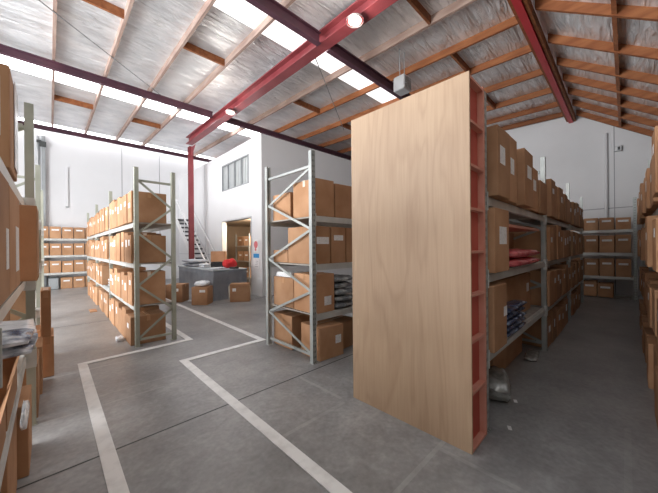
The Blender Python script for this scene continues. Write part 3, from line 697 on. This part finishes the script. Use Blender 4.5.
# ---------------------------------------------------------------- packing desk and things round it
t = thing('packing_table', 'grey cloth-draped L-shaped packing table in front of the office block', 'table', (3.5,8.58,0))
bm = new(); add_box(bm,(-.02,-.02,.90),(1.10,.68,.94),bevel=.006); obj('table_top', bm, M['top'], t)
bm = new(); add_box(bm,(-.02,.69,.90),(.75,3.25,.94),bevel=.006); obj('table_top', bm, M['top'], t)
def drape(p, q, z0, z1, name, parent, m, amp=.018, n=60):
    bm = new(); p=Vector((*p,0)); q=Vector((*q,0)); d=q-p; nn=Vector((d.y,-d.x,0)).normalized(); rows=[]
    for j in range(7):
        z = z0+(z1-z0)*j/6; rw=[]
        for i in range(n+1):
            s=i/n; k=(1-j/6)
            rw.append(bm.verts.new(p+d*s+nn*(amp*k*(math.sin(s*d.length*16)+.5*math.sin(s*d.length*31+1)))+Vector((0,0,z))))
        rows.append(rw)
    for a,b in zip(rows,rows[1:]):
        for i in range(n): bm.faces.new((a[i],a[i+1],b[i+1],b[i]))
    bmesh.ops.solidify(bm, geom=bm.faces[:], thickness=.006)
    return obj(name, bm, m, parent, smooth=True)
drape((0,0),(.46,0),.01,.90,'cloth_skirt',t,M['cloth'])
drape((.46,0),(1.08,0),.42,.90,'cloth_skirt',t,M['cloth'])
drape((0,3.2),(0,0),.01,.90,'cloth_skirt',t,M['cloth'])
drape((1.08,0),(1.08,.66),.3,.90,'cloth_skirt',t,M['cloth'])
for (x,y) in ((.05,.06),(1.02,.06),(1.02,.6),(.68,3.1),(.05,3.1)):
    bm = new(); add_box(bm,(x-.025,y-.025,0),(x+.025,y+.025,.90)); obj('leg', bm, M['grey_steel'], t)
pack('garment_pile','grey fabric pile heaped on the back of the packing table','fabric pile',(3.85,11.0,.94),(.66,1.2,.26),M['cloth'],0,31,2)
pack('garment_pile','bright red garment on the packing table','garment',(4.22,9.02,.942),(.40,.34,.30),M['garment'],0,33,1)
pack('garment_pack','white plastic bags on the packing table beside the red column','garment pack',(3.82,10.05,.94),(.3,.5,.14),M['bag'],0,35,2)
pack('garment_pack','clear bagged garments at the front of the packing table','garment pack',(3.75,8.92,.94),(.44,.4,.06),M['bag'],0,36,1)
cbox(4.0,9.42,1.145,.46,.28,.34,-.6,'plain cardboard box raised on black crate on the packing table','boxes around the packing table',None)
bm=new(); add_box(bm,(-.24,-.14,0),(.24,.16,.2),bevel=.02); add_box(bm,(-.2,-.15,.05),(.2,-.14,.15)); tag(obj('black_crate',bm,M['black'],None,(4.07,9.5,.943),-.6),'black crate on the packing table beneath a cardboard box','crate')
bm=new(); add_box(bm,(-.12,-.09,0),(.12,.09,.05),bevel=.01); sc_=tag(obj('barcode_scanner',bm,M['black'],None,(4.2,8.68,.942),.2),'small black device at the front edge of the packing table','device')
bm=new(); add_box(bm,(-.09,-.06,.05),(.09,.06,.053)); obj('display',bm,M['slot'],sc_)
gg='boxes around the packing table'
cbox(3.0,8.33,0,.44,.42,.50,rad(-42),'open cardboard box with white bag inside, in front of packing table',gg,(.16,.07,.08,.78),opened=False)
pack('garment_pack','white plastic bag bulging from the box in front of packing table','garment pack',(3.15,8.5,.506),(.38,.36,.16),M['bag'],.8,41)
cbox(4.02,7.95,0,.56,.34,.53,rad(-33),'cardboard box with small label at the right of packing table',gg,(.10,.09,-.16,.68))
cbox(2.62,9.3,0,.48,.45,.52,rad(-42),'labelled cardboard box on the floor left of the bag-filled box',gg,(.16,.09,.05,.7))
pack('garment_pack','small white packet on the floor beside the bag-filled box','garment pack',(2.95,8.95,0),(.12,.1,.08),M['bag'],0,43)

# ---------------------------------------------------------------- staircase
t = thing('staircase', 'white steel staircase with dark treads behind the red column', 'staircase', (4.34,11.45,0))
n=15; rise=.2; run=.24
for k in range(n):
    bm=new(); add_box(bm,(.04,k*run,(k+1)*rise-.06),(.54,k*run+.27,(k+1)*rise)); obj('tread',bm,M['stair_dark'],t)
for x in (0.02,.56):
    bm=new(); add_bar(bm,(x,-.1,.03),(x,n*run,n*rise-.02),.04,.24); obj('stringer',bm,M['stair_white'],t)
for x in (.02,.56):
    bm=new(); add_tube(bm,[(x,-.1,1.0),(x,n*run,n*rise+.92)],.03,10)
    for k in range(0,n+1,5): add_tube(bm,[(x,k*run,k*rise+.05),(x,k*run,k*rise+1.0)],.016,8)
    obj('handrail',bm,M['stair_white'],t)
bm=new(); add_box(bm,(0.0,n*run+.03,n*rise-.08),(.58,n*run+1.2,n*rise)); obj('landing',bm,M['stair_white'],t)

# ---------------------------------------------------------------- signs by the office door
t = thing('safety_sign','white sign with pink-red disc on the wall beside the office doorway','sign',(BX-.012,8.62,1.45))
bm=new(); add_box(bm,(0,-.17,0),(.01,.17,.42)); obj('board',bm,M['paper'],t)
bm=new(); bmesh.ops.create_cone(bm,cap_ends=True,segments=24,radius1=.12,radius2=.12,depth=.004,matrix=Matrix.Translation((-.003,0,.25))@Matrix.Rotation(math.pi/2,4,'Y')); 
bmesh.ops.create_cone(bm,cap_ends=True,segments=24,radius1=.05,radius2=.05,depth=.004,matrix=Matrix.Translation((-.003,.02,.09))@Matrix.Rotation(math.pi/2,4,'Y')); obj('disc',bm,M['sign_red'],t)
t = thing('notice_panel','white notice with blue header on the wall beside the office doorway','sign',(BX-.012,8.60,.90))
bm=new(); add_box(bm,(0,-.19,0),(.01,.19,.52)); obj('board',bm,M['paper'],t)
bm=new(); add_box(bm,(-.003,-.18,.36),(0,.18,.50)); obj('header',bm,M['sign_blue'],t)
bm=new()
for k in range(4): add_box(bm,(-.002,-.12,.06+k*.06),(0,.10-.03*k,.075+k*.06))
obj('text_lines',bm,M['seam'],t)

# ---------------------------------------------------------------- shelves inside the office doorway
t = thing('store_shelf','shelving with boxes seen through the office doorway','shelf unit',(6.0,11.0,0))
for (x,y) in ((0,0),(1.0,0),(0,1.2),(1.0,1.2)):
    bm=new(); add_box(bm,(x,y,0),(x+.04,y+.04,2.2)); obj('post',bm,M['grey_steel'],t)
for z in (.3,1.0,1.65):
    bm=new(); add_box(bm,(0,0,z),(1.04,1.24,z+.04)); obj('shelf',bm,M['board'],t)
k=0
for z,nmz in ((.34,'bottom'),(1.04,'middle'),(1.69,'top')):
    for y in (11.07,11.62):
        cbox(6.04,y+.25,z,.48,.5,.4,-math.pi/2,'cardboard box at %s of the doorway shelf, %s side'%(nmz,'right' if y<11.3 else 'left'),'boxes seen through the office doorway',(.2,.06,0,.6))

# ---------------------------------------------------------------- lights
def area(name, loc, rot, sx, sy, power, col=(1,1,1)):
    l = bpy.data.lights.new(name,'AREA'); l.shape='RECTANGLE'; l.size=sx; l.size_y=sy; l.energy=power; l.color=col
    o = bpy.data.objects.new(name,l); C.objects.link(o); o.location=loc; o.rotation_euler=rot; return o
area('doorway_fill',(X0+.1,6.2,2.5),(0,rad(-90),0),4.8,6.8,1400,(.96,.98,1.0))  # unseen fill light added behind the camera, set in the doorway opening
for i,(x,y) in enumerate(((3.7,3.33),(3.7,8.42))):
    l = bpy.data.lights.new('high_bay_light','POINT'); l.energy=32; l.shadow_soft_size=.15; l.color=(1,.93,.84)
    o = bpy.data.objects.new('high_bay_light',l); C.objects.link(o); o.location=(x,y,5.45)
l = bpy.data.lights.new('office_fill','POINT'); l.energy=110; l.shadow_soft_size=.2; l.color=(1,.85,.65)  # added light without a fitting, brightens the room behind the doorway
o = bpy.data.objects.new('office_fill',l); C.objects.link(o); o.location=(6.0,10.2,2.4)

w = bpy.data.worlds.new('World'); bpy.context.scene.world = w; w.use_nodes=True
bg = w.node_tree.nodes['Background']; bg.inputs[0].default_value=(.85,.92,1,1); bg.inputs[1].default_value=1.0

# ---------------------------------------------------------------- camera
cam = bpy.data.cameras.new('camera'); co = bpy.data.objects.new('camera', cam); C.objects.link(co)
F=288.; cam.sensor_fit='HORIZONTAL'; cam.sensor_width=36; cam.lens=36*F/658; cam.shift_y=(247-246.5)/658*1.0; cam.clip_start=.02
PHI=rad(45.9); ROLL=rad(.5)
f=Vector((math.cos(PHI),math.sin(PHI),0)); r=Vector((math.sin(PHI),-math.cos(PHI),0)); u=Vector((0,0,1))
c,s=math.cos(ROLL),math.sin(ROLL)
rc = r*c - u*s; uc = r*s + u*c      # image right / image up in world
m = Matrix((rc,uc,-f)).transposed().to_4x4(); m.translation = Vector((0,0,1.6)); co.matrix_world = m
S = bpy.context.scene; S.camera = co
S.view_settings.view_transform='Standard'; S.view_settings.look='None'; S.view_settings.exposure=0.38; S.view_settings.gamma=1.0; S.view_settings.use_curve_mapping=False
S.cycles.max_bounces=10; S.cycles.diffuse_bounces=7
print('BOXES', NBOX)
